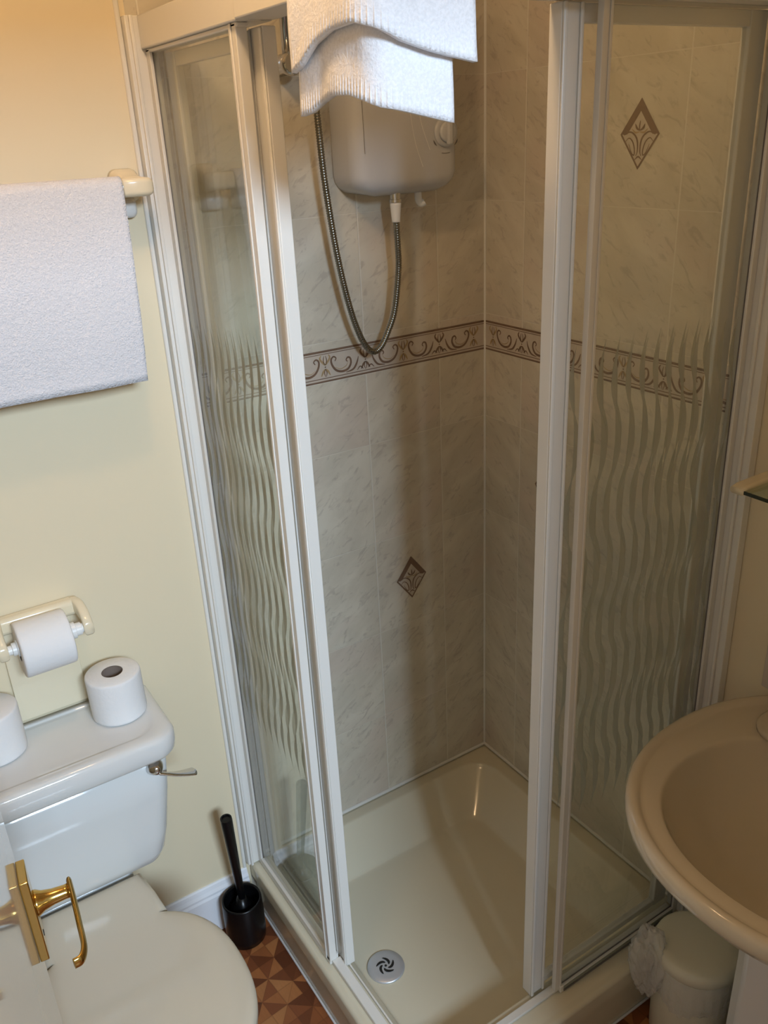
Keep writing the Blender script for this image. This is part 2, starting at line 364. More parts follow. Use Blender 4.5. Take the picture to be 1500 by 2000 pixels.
# printed frieze and diamond motifs, thin relief glaze on the tiles
def ribbon(bm, place, pts, w0, w1=None, mi=0, k=6):
    P = catmull([(p[0], p[1], 0) for p in pts], k); n = len(P); w1 = w0 if w1 is None else w1
    L, R = [], []
    for i, p in enumerate(P):
        t = (P[min(i+1, n-1)]-P[max(i-1, 0)]).normalized(); nn = Vector((-t.y, t.x, 0))
        f = math.sin(PI*i/(n-1)); ww = (w0 + (w1-w0)*f)/2
        L.append(bm.verts.new(place(p.x+nn.x*ww, p.y+nn.y*ww))); R.append(bm.verts.new(place(p.x-nn.x*ww, p.y-nn.y*ww)))
    for i in range(n-1):
        bm.faces.new((L[i], L[i+1], R[i+1], R[i])).material_index = mi
def poly(bm, place, pts, mi=0): bm.faces.new([bm.verts.new(place(*p)) for p in pts]).material_index = mi
def frieze(place, u_from, u_to, joints):
    """place(u, z) -> world point"""
    bm = new()
    z1 = 1.4134; zb = 1.3276
    def pl2(e): return lambda a, b: place(a, b, e)
    poly(bm, pl2(0.0004), [(u_from, zb+0.001), (u_to, zb+0.001), (u_to, 1.3945), (u_from, 1.3945)], 2)
    for za, zc in ((1.3925, 1.3970), (zb+0.0008, zb+0.0045), (zb+0.0085, zb+0.0102), (1.3885, 1.3900)):
        poly(bm, pl2(0.0008), [(u_from, za), (u_to, za), (u_to, zc), (u_from, zc)], 0)
    Z = 1.361
    pl = pl2(0.0009)
    def clip(u): return u_from+0.002 <= u <= u_to-0.002
    joints = [j for j in joints if j-0.2 < u_to and j > u_from]
    for j in joints:
        for tulip, c in ((True, j-0.10), (False, j)):
            if not clip(c-0.012) or not clip(c+0.012): 
                continue
            for s in (-1, 1):
                # petals above and below a small bead
                ribbon(bm, pl, [(c+s*0.001, Z+0.004), (c+s*0.006, Z+0.010), (c+s*0.012, Z+0.019), (c+s*0.009, Z+0.026)], 0.0015, 0.0045, 1 if tulip else 0)
                ribbon(bm, pl, [(c, Z+0.004), (c+s*0.004, Z+0.013), (c+s*0.002, Z+0.024)], 0.001, 0.0022, 0)
                ribbon(bm, pl, [(c+s*0.001, Z-0.004), (c+s*0.006, Z-0.010), (c+s*0.011, Z-0.019)], 0.0015, 0.0045, 1 if tulip else 0)
                ribbon(bm, pl, [(c, Z-0.004), (c+s*0.003, Z-0.012), (c+s*0.001, Z-0.021)], 0.001, 0.0020, 0)
            poly(bm, pl, [(c-0.002, Z), (c, Z-0.002), (c+0.002, Z), (c, Z+0.002)], 0)
        c0 = j-0.10
        for s in (-1, 1):
            if not clip(c0+s*0.014) or not clip(c0+s*0.066): continue
            # c-scroll: curl beside the tulip, dip, curl towards the joint
            ribbon(bm, pl, [(c0+s*u, Z+v) for u, v in ((0.024, 0.009), (0.027, 0.015), (0.021, 0.019), (0.015, 0.013), (0.017, 0.001), (0.026, -0.011), (0.040, -0.016), (0.055, -0.013), (0.063, -0.002), (0.062, 0.009), (0.056, 0.012), (0.052, 0.007), (0.055, 0.003))], 0.0020, 0.0050, 0)
            ribbon(bm, pl, [(c0+s*u, Z+v) for u, v in ((0.024, -0.004), (0.036, -0.010), (0.050, -0.006), (0.056, 0.002))], 0.0006, 0.0018, 1)
            ribbon(bm, pl, [(c0+s*u, Z+v) for u, v in ((0.050, -0.020), (0.068, -0.016), (0.078, -0.004), (0.083, 0.010))], 0.0012, 0.0046, 0)
            ribbon(bm, pl, [(c0+s*u, Z+v) for u, v in ((0.078, -0.020), (0.086, -0.013), (0.094, -0.019))], 0.001, 0.0026, 0)
    return bm
def diamond(place, u, z):
    bm = new()
    def p1(e): return lambda a, b: place(u+a, z+b, e)
    hw, hh = 0.045, 0.059
    poly(bm, p1(0.0004), [(0, hh), (hw, 0), (0, -hh), (-hw, 0)], 2)
    f = 0.64
    for (a, b) in (((0, 1), (1, 0)), ((-1, 0), (0, 1))):
        A0 = (a[0]*hw, a[1]*hh); B0 = (b[0]*hw, b[1]*hh)
        poly(bm, p1(0.0007), [A0, B0, (B0[0]*f, B0[1]*f), (A0[0]*f, A0[1]*f)], 0)
    f = 0.90
    for (a, b) in (((1, 0), (0, -1)), ((0, -1), (-1, 0))):
        A0 = (a[0]*hw, a[1]*hh); B0 = (b[0]*hw, b[1]*hh)
        poly(bm, p1(0.0007), [A0, B0, (B0[0]*f, B0[1]*f), (A0[0]*f, A0[1]*f)], 0)
    pl = p1(0.0009)
    for s in (-1, 1):
        ribbon(bm, pl, [(s*0.036, -0.001), (s*0.022, 0.004), (s*0.010, -0.002), (s*0.004, -0.012), (s*0.003, -0.028), (s*0.006, -0.036)], 0.0012, 0.0034)
        ribbon(bm, pl, [(s*0.032, -0.012), (s*0.024, -0.006), (s*0.015, -0.012), (s*0.010, -0.024), (s*0.010, -0.034), (s*0.016, -0.031), (s*0.024, -0.016)], 0.0010, 0.0026)
        ribbon(bm, pl, [(0, 0.006), (s*0.007, 0.010), (s*0.011, 0.017)], 0.001, 0.004)
        ribbon(bm, pl, [(0, 0.004), (s*0.010, 0.003), (s*0.018, 0.009)], 0.001, 0.003, 1)
    ribbon(bm, pl, [(0, 0.006), (0.001, 0.013), (0, 0.022)], 0.0012, 0.003)
    ribbon(bm, pl, [(-0.008, -0.042), (0, -0.037), (0.008, -0.042)], 0.001, 0.003)
    return bm
plA = lambda u, z, e: (u, -e, z)
plB = lambda u, z, e: (-e, u, z)
obj('tile_frieze', frieze(plA, -0.755, -0.002, [-0.13477-0.2*k for k in range(-1, 4)]), [m_frieze, m_frieze2, m_pink], wall_back, label='brown scroll frieze on the beige tiles')
obj('tile_frieze', frieze(plB, -0.715, -0.002, [-0.1308-0.2*k for k in range(-1, 4)]), [m_frieze, m_frieze2, m_pink], wall_right, label='brown scroll frieze on the beige tiles')
obj('diamond_motif', diamond(plA, -0.235, 0.790), [m_frieze, m_frieze2, m_pink], wall_back, label='brown diamond printed on a tile')
obj('diamond_motif', diamond(plB, -0.432, 1.787), [m_frieze, m_frieze2, m_pink], wall_right, label='brown diamond printed on a tile')
obj('diamond_motif', diamond(plB, -0.2308, 1.040), [m_frieze, m_frieze2, m_pink], wall_right, label='brown diamond printed on a tile')
# silicone bead in the corner and along the tray
obj('corner_sealant', cyl(new(), (-0.0005, -0.0005, 0.162), (-0.0005, -0.0005, ZC), 0.0035, n=8), m_frame, wall_back)
obj('tray_sealant', cyl(new(), (-0.745, -0.001, 0.1625), (-0.003, -0.001, 0.1625), 0.0045, n=8), m_frame, wall_back)
obj('tray_sealant', cyl(new(), (-0.001, -0.745, 0.1625), (-0.001, -0.003, 0.1625), 0.0045, n=8), m_frame, wall_right)
obj('tile_edge_bead', cyl(new(), (-0.7705, -0.001, 0.146), (-0.7705, -0.001, ZC), 0.0045, n=10), m_frame, wall_back)
# splash-back tiles behind the sink
obj('splashback', B(-0.008, 0, -1.42, -0.822, 0.834, 1.08), m_splash, wall_right, bevel=0.0015)

# ceiling lamp with a warm bulb
lamp = empty('ceiling_lamp', (-0.94, -0.60, ZC), 'small warm ceiling lamp with a glass globe', 'lamp')
obj('lamp_base', lathe(new(), (-0.94, -0.60, ZC-0.03), (0, 0, 1), [(0.05, 0), (0.055, 0.01), (0.055, 0.03)]), m_white, lamp)
obj('lamp_globe', sphere(new(), (-0.94, -0.60, ZC-0.072), 0.045), m_lamp, lamp, smooth=True)

# ------------------------------------------------------------------ door at the left
DX, DY = -1.2700, -0.640                     # far (latch) edge of the visible face
dd = Vector((-0.0976, -0.9952, 0))           # along the face towards the hinges
dn = Vector((0.9952, -0.0976, 0))            # out of the face, into the room
def D(s, n, z): p = Vector((DX, DY, 0)) + dd*s + dn*n; return (p.x, p.y, z)
def dbox(bm, s0, s1, n0, n1, z0, z1):
    vs = [bm.verts.new(D(s, n, z)) for s in (s0, s1) for n in (n0, n1) for z in (z0, z1)]
    for f in ((0,1,3,2),(4,6,7,5),(0,4,5,1),(2,3,7,6),(0,2,6,4),(1,5,7,3)): bm.faces.new([vs[i] for i in f])
    return bm
door = tag(obj('door_1', dbox(new(), 0, 0.755, -0.036, 0, 0.008, 1.99), m_door), 'open glossy cream door seen edge-on at the left, with a brass lever', 'door', kind='structure')
hp = obj('door_handle', dbox(new(), 0.018, 0.060, 0.0002, 0.011, 0.890, 1.020), m_brass, door, bevel=0.0015, label='brass lever handle on a rectangular backplate')
bm = new(); sN = 0.039; zN = 0.965
base = Vector(D(sN, 0.010, zN)); lathe(bm, base, dn, [(0.0165, 0), (0.0160, 0.004), (0.0125, 0.010), (0.0098, 0.022), (0.0088, 0.036), (0.0092, 0.042)], 24)
obj('lever_neck', bm, m_brass, hp, smooth=True)
bm = new()
pts = catmull([D(sN-0.010, 0.0535, zN+0.003), D(sN+0.02, 0.0540, zN+0.002), D(sN+0.06, 0.0540, zN), D(sN+0.092, 0.0535, zN-0.002), D(sN+0.107, 0.048, zN-0.003), D(sN+0.110, 0.039, zN-0.003)], 8)
loops = []
for i, p in enumerate(pts):
    tt = (pts[min(i+1, len(pts)-1)]-pts[max(i-1, 0)]).normalized(); side = Vector((0, 0, 1)).cross(tt).normalized()
    f = i/(len(pts)-1); hz = 0.0095 - 0.002*f; hn = 0.0035
    loops.append([p + side*hn*math.cos(a)*1.0 + Vector((0, 0, 1))*hz*math.sin(a) for a in [2*PI*k/16 for k in range(16)]])
loft(bm, loops); obj('lever', bm, m_brass, hp, smooth=True)
obj('keyhole', cyl(new(), D(sN, 0.0108, 0.915), D(sN, 0.0116, 0.915), 0.004, n=12), m_dark, hp)

# ------------------------------------------------------------------ shower tray
tray = empty('shower_tray', (-0.38, -0.38, 0), 'square cream shower tray raised on a panel in the tiled corner', 'shower tray')
N = 10
lp = []
o_ = 0.757
lp.append(L3(rrect(-o_+0.026, -0.004, -o_+0.026, -0.004, (0.002, 0.004, 0.03, 0.004), N), 0.062))
lp.append(L3(rrect(-o_+0.026, -0.004, -o_+0.026, -0.004, (0.002, 0.004, 0.03, 0.004), N), 0.1145))
lp.append(L3(rrect(-o_, -0.002, -o_, -0.002, (0.002, 0.004, 0.035, 0.004), N), 0.115))
lp.append(L3(rrect(-o_, -0.002, -o_, -0.002, (0.002, 0.004, 0.035, 0.004), N), 0.148))
for a in (20, 45, 70, 90):
    q = math.radians(a); d_ = 0.010*(1-math.cos(q)); zz = 0.148+0.010*math.sin(q)
    lp.append(L3(rrect(-o_+d_, -0.002, -o_+d_, -0.002, (0.002, 0.004, 0.035, 0.004), N), zz))
lp.append(L3(rrect(-o_+0.016, -0.003, -o_+0.016, -0.003, (0.003, 0.004, 0.03, 0.004), N), 0.1565))
lp.append(L3(rrect(-o_+0.020, -0.004, -o_+0.020, -0.004, (0.003, 0.004, 0.03, 0.004), N), 0.1575))
x0, x1, y0, y1 = -0.700, -0.045, -0.675, -0.042
fx0, fx1, fy0, fy1 = -0.662, -0.140, -0.655, -0.130
lp.append(L3(rrect(-o_+0.026, -0.010, -o_+0.026, -0.010, (0.02, 0.03, 0.04, 0.03), N), 0.1592))
lp.append(L3(rrect(x0-0.008, x1+0.008, y0-0.008, y1+0.008, 0.083, N), 0.1600))
lp.append(L3(rrect(x0-0.003, x1+0.003, y0-0.003, y1+0.003, 0.078, N), 0.1598))
lp.append(L3(rrect(x0, x1, y0, y1, 0.075, N), 0.1580))
lp.append(L3(rrect(x0+0.0015, x1-0.003, y0+0.0015, y1-0.003, 0.073, N), 0.1545))
for f in (0.06, 0.5, 0.94, 1.0):
    lp.append(L3(rrect(x0+0.0015+(fx0-x0)*f, x1-0.003+(fx1-x1)*f, y0+0.0015+(fy0-y0)*f, y1-0.003+(fy1-y1)*f, 0.073-0.025*f, N), 0.1545-0.080*f))
lp.append(L3(rrect(fx0+0.004, fx1-0.007, fy0+0.004, fy1-0.007, 0.045, N), 0.0732))
lp.append(L3(rrect(fx0+0.010, fx1-0.016, fy0+0.010, fy1-0.016, 0.042, N), 0.0726))
lp.append(L3(rrect(fx0+0.10, fx1-0.12, fy0+0.10, fy1-0.12, 0.05, N), 0.0715))
tb = obj('tray_body', loft(new(), lp, True, True), m_tray, tray, smooth=True)
tb.data.set_sharp_from_angle(angle=0.9)
bm = new(); box(bm, -0.747, -0.733, -0.747, -0.002, 0.0, 0.114); box(bm, -0.733, -0.002, -0.747, -0.733, 0.0, 0.114)
obj('skirt_panel', bm, m_tray, tray, bevel=0.002)
bm = new(); box(bm, -0.752, -0.747, -0.752, -0.019, 0.0, 0.006); box(bm, -0.747, -0.002, -0.752, -0.747, 0.0, 0.006)
obj('panel_sealant', bm, m_skirt, tray, bevel=0.002)
dc = (-0.607, -0.392)
dr = obj('drain_cover', lathe(new(), (dc[0], dc[1], 0.0728), (0, 0, 1), [(0.043, 0), (0.043, 0.002), (0.0405, 0.0038), (0.030, 0.0044), (0.001, 0.0046)], 48), m_drain, tray, smooth=True, label='round grey metal drain cover with five curved slots')
bm = new()
for k in range(5):
    a0 = 2*PI*k/5
    outer, inner = [], []
    for i in range(9):
        f = i/8; r = 0.0072 + 0.0145*f; th = a0 + 1.35*f; wd = 0.0066*math.sin(PI*(0.12+0.80*f))*(0.55+0.6*f)
        for lst, s in ((outer, 1), (inner, -1)):
            rr = r; tt = th + s*wd/max(rr, 0.004)
            lst.append((dc[0]+rr*math.cos(tt), dc[1]+rr*math.sin(tt), 0.0780 if f < 0.99 else 0.0779))
    for i in range(8):
        bm.faces.new([bm.verts.new(p) for p in (outer[i], outer[i+1], inner[i+1], inner[i])])
cc = [(dc[0]+0.003*math.cos(2*PI*i/12), dc[1]+0.003*math.sin(2*PI*i/12), 0.0780) for i in range(12)]
bm.faces.new([bm.verts.new(p) for p in cc])
bmesh.ops.remove_doubles(bm, verts=bm.verts, dist=1e-6)
obj('drain_slots', bm, m_dark, dr)

# ------------------------------------------------------------------ shower enclosure
enc = empty('shower_enclosure', (-0.728, -0.702, 0.16), 'white framed corner shower enclosure with wavy etched glass doors slid open', 'shower enclosure')
ZB, ZH = 0.1612, 1.955
# wall profiles (channel section)
bm = new(); box(bm, -0.766, -0.716, -0.020, -0.001, ZB+0.001, 2.004); box(bm, -0.760, -0.754, -0.026, -0.020, ZB+0.001, 2.004); box(bm, -0.738, -0.732, -0.036, -0.020, ZB+0.001, ZH)
obj('wall_profile', bm, m_frame, enc, bevel=0.0015)
bm = new(); box(bm, -0.020, -0.001, -0.745, -0.684, ZB+0.001, 2.004); box(bm, -0.034, -0.020, -0.7125, -0.7065, ZB+0.001, ZH); box(bm, -0.026, -0.020, -0.732, -0.726, ZB+0.001, 2.004)
obj('wall_profile', bm, m_frame, enc, bevel=0.0015)
# header rails
bm = new(); box(bm, -0.745, -0.690, -0.398, -0.020, ZH, 2.004); box(bm, -0.738, -0.720, -0.385, -0.020, ZH-0.006, ZH)
obj('header_rail', bm, m_frame, enc, bevel=0.002)
bm = new(); box(bm, -0.7465, -0.688, -0.738, -0.3985, ZH+0.001, 2.0055); 
obj('header_rail', bm, m_frame, enc, bevel=0.002)
bm = new(); box(bm, -0.688, -0.020, -0.738, -0.664, ZH-0.004, 2.004)
obj('header_rail', bm, m_frame, enc, bevel=0.002)
# bottom rails
bm = new(); box(bm, -0.738, -0.716, -0.378, -0.036, ZB-0.001, ZB+0.020); box(bm, -0.733, -0.712, -0.70, -0.378, ZB-0.001, ZB+0.010); box(bm, -0.706, -0.702, -0.70, -0.378, ZB-0.001, ZB+0.006)
obj('bottom_rail', bm, m_frame, enc, bevel=0.0015)
bm = new(); box(bm, -0.378, -0.034, -0.7125, -0.692, ZB-0.001, ZB+0.016); box(bm, -0.716, -0.378, -0.706, -0.690, ZB-0.001, ZB+0.006)
obj('bottom_rail', bm, m_frame, enc, bevel=0.0015)
# fixed glass
def pane(name, b, mats, face, parent, label):
    bm = B(*b); bm.faces.ensure_lookup_table()
    for i, f in enumerate(bm.faces): f.material_index = 0 if i == face else 1
    return obj(name, bm, mats, parent, label=label)
pane('fixed_pane', (-0.731, -0.725, -0.361, -0.034, ZB+0.02, ZH-0.006), [m_glassL, m_clear], 0, enc, 'etched wavy glass pane')
pane('fixed_pane', (-0.372, -0.032, -0.7055, -0.6995, ZB+0.016, ZH-0.004), [m_glassR, m_clear], 2, enc, 'etched wavy glass pane')
# posts at the free edge of the fixed panes
bm = new(); box(bm, -0.738, -0.721, -0.380, -0.361, ZB+0.010, ZH); box(bm, -0.7405, -0.738, -0.368, -0.362, ZB+0.012, ZH)
obj('pane_post', bm, m_frame, enc, bevel=0.002)
bm = new(); box(bm, -0.389, -0.372, -0.7075, -0.697, ZB+0.006, ZH-0.004); box(bm, -0.378, -0.373, -0.7095, -0.7075, ZB+0.008, ZH-0.004)
obj('pane_post', bm, m_frame, enc, bevel=0.002)
# seals (dark hairlines)
obj('pane_seal', B(-0.7325, -0.7315, -0.037, -0.0345, ZB+0.02, ZH-0.006), m_groove, enc, label='dark pane seal')
obj('pane_seal', B(-0.0355, -0.0335, -0.7075, -0.706, ZB+0.016, ZH-0.004), m_groove, enc, label='dark pane seal')
bm = new(); box(bm, -0.370, -0.036, -0.7145, -0.7127, ZB+0.002, ZB+0.007); box(bm, -0.370, -0.036, -0.7070, -0.7057, ZB+0.016, ZB+0.019)
obj('pane_seal', bm, m_groove, enc, label='dark pane seal')
obj('pane_reflection_strip', B(-0.370, -0.036, -0.7136, -0.7127, ZB+0.0075, ZB+0.0155), m_edge_reflection, enc, label='grey green strip coloured as the glass bottom edge with its reflection')  # added strip: bottom edge of the glass and its reflection put in as flat colour
# sliding doors, left: plane x -0.698
d1 = pane('sliding_door', (-0.701, -0.695, -0.361, -0.060, ZB+0.022, ZH-0.010), [m_glassL2, m_clear], 0, enc, 'sliding door with wavy etched glass')
bm = new()
box(bm, -0.711, -0.690, -0.405, -0.361, ZB+0.004, ZH-0.006)      # handle stile
box(bm, -0.7145, -0.711, -0.370, -0.363, ZB+0.006, ZH-0.008)
box(bm, -0.7145, -0.711, -0.405, -0.397, ZB+0.006, ZH-0.008)
obj('handle_stile', bm, m_frame, d1, bevel=0.002)
obj('rear_stile', B(-0.706, -0.690, -0.060, -0.021, ZB+0.012, ZH-0.006), m_frame, d1, bevel=0.002)
bm = new(); box(bm, -0.704, -0.692, -0.361, -0.060, ZB+0.012, ZB+0.028)
obj('door_rail', bm, m_frame, d1, bevel=0.0015)
bm = new(); box(bm, -0.704, -0.692, -0.361, -0.060, ZH-0.028, ZH-0.006)
obj('door_rail', bm, m_frame, d1, bevel=0.0015)
d2 = pane('sliding_door', (-0.402, -0.062, -0.675, -0.669, ZB+0.022, ZH-0.010), [m_glassR2, m_clear], 2, enc, 'sliding door with wavy etched glass')
bm = new()
box(bm, -0.438, -0.402, -0.686, -0.662, ZB+0.008, ZH-0.006)
box(bm, -0.438, -0.431, -0.690, -0.686, ZB+0.008, ZH-0.006)
box(bm, -0.409, -0.403, -0.690, -0.686, ZB+0.008, ZH-0.006)
obj('handle_stile', bm, m_frame, d2, bevel=0.002)
obj('rear_stile', B(-0.062, -0.023, -0.681, -0.665, ZB+0.012, ZH-0.006), m_frame, d2, bevel=0.002)
obj('door_rail', B(-0.402, -0.062, -0.680, -0.666, ZB+0.012, ZB+0.028), m_frame, d2, bevel=0.0015)
obj('door_rail', B(-0.402, -0.062, -0.680, -0.666, ZH-0.028, ZH-0.006), m_frame, d2, bevel=0.0015)

# ------------------------------------------------------------------ shower heater, hose, riser
ht = empty('shower_heater', (-0.262, 0, 1.69), 'white electric shower unit mounted on the tiled wall below the hanging bath mat', 'shower unit')
lp = []
hx0, hx1 = -0.386, -0.138
def hl(ix, iy, z, rr=0.03): 
    # cross-section with rounded front corners, flat back
    pts = rrect(hx0+ix, hx1-ix, -0.092+iy, -0.001, (0.003, 0.003, rr, rr), 8)
    out = []
    for p in pts:
        # bottom edge sags towards the middle
        c = (p[0]-(hx0+hx1)/2)/((hx1-hx0)/2)
        out.append((p[0], p[1], z + 0.022*c*c*max(0.0, 1-(z-1.69)/0.12) if z < 1.81 else z))
    return out
for ix, iy, z in ((0.035, 0.040, 1.690), (0.022, 0.022, 1.6905), (0.010, 0.008, 1.6965), (0.003, 0.002, 1.706), (0, 0, 1.720), (0, 0, 1.80), (0, 0, 2.04), (0.004, 0.004, 2.052), (0.02, 0.02, 2.06)): lp.append(hl(ix, iy, z))
hb = obj('heater_body', loft(new(), lp), m_heater, ht, smooth=True)
hb.data.set_sharp_from_angle(angle=0.9)
fy = -0.0925
bm = new()
plH = lambda u, z: (u, fy, z)
ribbon(bm, plH, [(-0.368, 2.0), (-0.367, 1.86), (-0.3655, 1.775)], 0.0009)
obj('side_seam', bm, m_groove, ht)
bm = new(); plS = lambda u, z: (u, fy-0.0004, z)
ribbon(bm, plS, [(-0.258, 2.0), (-0.262, 1.88), (-0.252, 1.80), (-0.233, 1.745)], 0.0012)
ribbon(bm, plS, [(-0.240, 2.0), (-0.246, 1.90), (-0.236, 1.83), (-0.215, 1.775)], 0.0012)
obj('front_relief_line', bm, m_white, ht, label='faint curved moulding line')
kn = obj('temperature_knob', lathe(new(), (-0.176, fy+0.001, 1.806), (0, -1, 0), [(0.028, 0), (0.0275, 0.004), (0.024, 0.006), (0.021, 0.0065)], 40), m_heater, ht, smooth=True)
bm = new(); lathe(bm, (-0.176, fy-0.005, 1.806), (0, -1, 0), [(0.020, 0), (0.019, 0.006), (0.016, 0.008)], 32)
obj('knob_cap', bm, m_heater, kn, smooth=True)
obj('knob_grip', B(-0.1815, -0.1705, fy-0.019, fy-0.008, 1.783, 1.829), m_heater, kn, bevel=0.003)
bm = new()
for a0, a1 in ((205, 228), (312, 335)):
    pts = [(-0.176+0.033*math.cos(math.radians(a)), 1.806+0.033*math.sin(math.radians(a))) for a in (a0, (a0+a1)/2, a1)]
    ribbon(bm, plH, pts, 0.0008, 0.0030)
ribbon(bm, plH, [(-0.186, 1.768), (-0.176, 1.767), (-0.166, 1.768)], 0.0010)
obj('knob_marks', bm, m_groove, ht)
cn = obj('hose_connector', lathe(new(), (-0.281, -0.062, 1.7), (0, 0, -1), [(0.011, 0), (0.011, 0.012), (0.0125, 0.0125), (0.0125, 0.018), (0.012, 0.0185)], 24), m_chrome, ht, smooth=False)
obj('drain_elbow', tube(new(), catmull([(-0.217, -0.050, 1.70), (-0.216, -0.050, 1.682), (-0.211, -0.052, 1.674), (-0.205, -0.055, 1.677)], 6), 0.0075), m_white, ht, smooth=True)

hose = empty('shower_hose', (-0.35, -0.05, 1.38), 'flexible ribbed metal shower hose looping below the white shower unit', 'shower hose')
obj('hose_cone', lathe(new(), (-0.281, -0.062, 1.681), (0, 0, -1), [(0.0115, 0), (0.0115, 0.004), (0.0085, 0.034), (0.0085, 0.037)], 24), m_white, hose, smooth=True, label='white tapered hose nut')
ctrl = [(-0.281, -0.062, 1.646), (-0.278, -0.060, 1.60), (-0.275, -0.055, 1.55), (-0.286, -0.052, 1.47), (-0.304, -0.050, 1.425), (-0.325, -0.050, 1.394), (-0.346, -0.050, 1.388), (-0.366, -0.050, 1.410), (-0.385, -0.050, 1.455), (-0.400, -0.050, 1.510), (-0.414, -0.050, 1.58), (-0.424, -0.050, 1.65), (-0.434, -0.050, 1.745), (-0.439, -0.050, 1.85), (-0.445, -0.052, 1.97), (-0.455, -0.058, 2.06), (-0.478, -0.070, 2.105)]
P = catmull(ctrl, 46)
bm = new(); n_ = len(P)
# resample evenly, ring radius ribbed
acc = [0]
for a, b in zip(P, P[1:]): acc.append(acc[-1]+(b-a).length)
tot = acc[-1]; step = 0.0016; res_ = []; j = 0; s = 0
while s < tot:
    while acc[j+1] < s: j += 1
    f = (s-acc[j])/(acc[j+1]-acc[j]); res_.append(P[j].lerp(P[j+1], f)); s += step
def rr_(f):
    i = round(f*(len(res_)-1)); return 0.0066 if i % 3 else 0.0056
tube(bm, res_, rr_, 12)
obj('hose_tube', bm, m_hose, hose, smooth=True)
rs = empty('riser_rail', (-0.488, 0, 1.92), 'chrome shower riser rail on the tiled wall behind the hanging bath mat', 'shower rail')
obj('rail_rod', cyl(new(), (-0.488, -0.045, 1.935), (-0.488, -0.045, 2.33), 0.009), m_chrome, rs, smooth=True)
for z in (1.930, 2.325):
    bm = new(); lathe(bm, (-0.488, -0.001, z), (0, -1, 0), [(0.018, 0), (0.018, 0.045), (0.0195, 0.050), (0.0195, 0.060), (0.016, 0.064)], 32)
    obj('rail_bracket', bm, m_chrome, rs, smooth=True).data.set_sharp_from_angle(angle=0.8)
obj('handset_slider', B(-0.503, -0.473, -0.075, -0.033, 2.10, 2.14), m_chrome, rs, bevel=0.004)
hs = empty('shower_handset', (-0.485, -0.08, 2.13), 'shower handset held on the riser rail above the hose', 'shower head')
obj('handset_handle', cyl(new(), (-0.480, -0.076, 2.105), (-0.486, -0.16, 2.23), 0.010, 0.013), m_white, hs, smooth=True)
obj('spray_head', lathe(new(), (-0.486, -0.165, 2.235), (0, -0.75, -0.66), [(0.015, -0.02), (0.035, -0.005), (0.036, 0.012), (0.030, 0.016)], 32), m_chrome, hs, smooth=True)

# ------------------------------------------------------------------ towels
def lerp_tab(tab, x):
    for (a, va), (b, vb) in zip(tab, tab[1:]):
        if x <= b:
            f = (x-a)/(b-a); f = f*f*(3-2*f) if False else f
            return va+(vb-va)*f
    return tab[-1][1]
def mat_sheet(off, bottoms, right_end, thick, name_seed):
    """cloth over the corner of the header; s runs left arm -> corner -> right arm"""
    bm = new(); rows = []
    NS, NV = 56, 34
    left_y, cx, cy = -0.606, -0.748-off, -0.741-off
    La = abs(cy-left_y); Lb = abs(right_end-cx); Lt = La+Lb; R_ = 0.022
    for i in range(NS+1):
        s = Lt*i/NS
        # plan position with rounded corner
        if s < La-R_: p = Vector((cx, left_y-s)); nrm = Vector((1, 0))
        elif s > La+R_: p = Vector((cx+(s-La), cy)); nrm = Vector((0, 1))
        else:
            f = (s-(La-R_))/(2*R_); a = f*PI/2
            c = Vector((cx+R_, cy+R_)); nrm = Vector((math.cos(a), math.sin(a))); p = c - nrm*R_
        u = s/Lt
        zb = lerp_tab(bottoms, u)
        zt = 2.0135 + off*0.5
        din = 0.075
        row = []
        for k in range(NV+1):
            v = k/NV
            if v < 0.72:
                g = v/0.72; z = zb + (zt-zb)*g; q = p.copy()
                wv = noise.noise(Vector((s*14+name_seed, z*9, 0)))*0.004 + math.sin(s*40+name_seed)*0.0008
                q -= nrm*(abs(wv)*(1-g)*1.2 + 0.006*(1-g))
                q += nrm*(0.010*max(0, g-0.9)/0.1)
            else:
                g = (v-0.72)/0.28; q = p + nrm*(0.010+din*g*(1.0 if True else 0)); z = zt + 0.004*math.sin(PI*g)
                if g > 0.8: z -= (g-0.8)/0.2*0.09; q = p + nrm*(0.010+din)
            row.append(bm.verts.new((q.x, q.y, z)))
        rows.append(row)
    for a, b in zip(rows, rows[1:]):
        for k in range(NV): bm.faces.new((a[k], a[k+1], b[k+1], b[k]))
    return bm
mat = empty('bath_mat', (-0.75, -0.74, 2.005), 'white ribbed-edge towelling bath mat draped over the top corner of the shower frame', 'bath mat')
b_in = [(0, 1.833), (0.10, 1.836), (0.20, 1.846), (0.30, 1.851), (0.45, 1.8495), (0.55, 1.843), (0.62, 1.836), (0.75, 1.830), (1.0, 1.818)]
b_out = [(0, 1.878), (0.08, 1.884), (0.2, 1.903), (0.32, 1.912), (0.48, 1.914), (0.56, 1.908), (0.66, 1.896), (0.8, 1.886), (1.0, 1.876)]
o = obj('inner_layer', mat_sheet(0.009, b_in, -0.664, 0.005, 1.3), m_towel2, mat, smooth=True)
sm = o.modifiers.new('thick', 'SOLIDIFY'); sm.thickness = 0.007; sm.offset = 0; 
o = obj('outer_layer', mat_sheet(0.020, b_out, -0.640, 0.005, 4.1), m_towel2, mat, smooth=True)
sm = o.modifiers.new('thick', 'SOLIDIFY'); sm.thickness = 0.007; sm.offset = 0
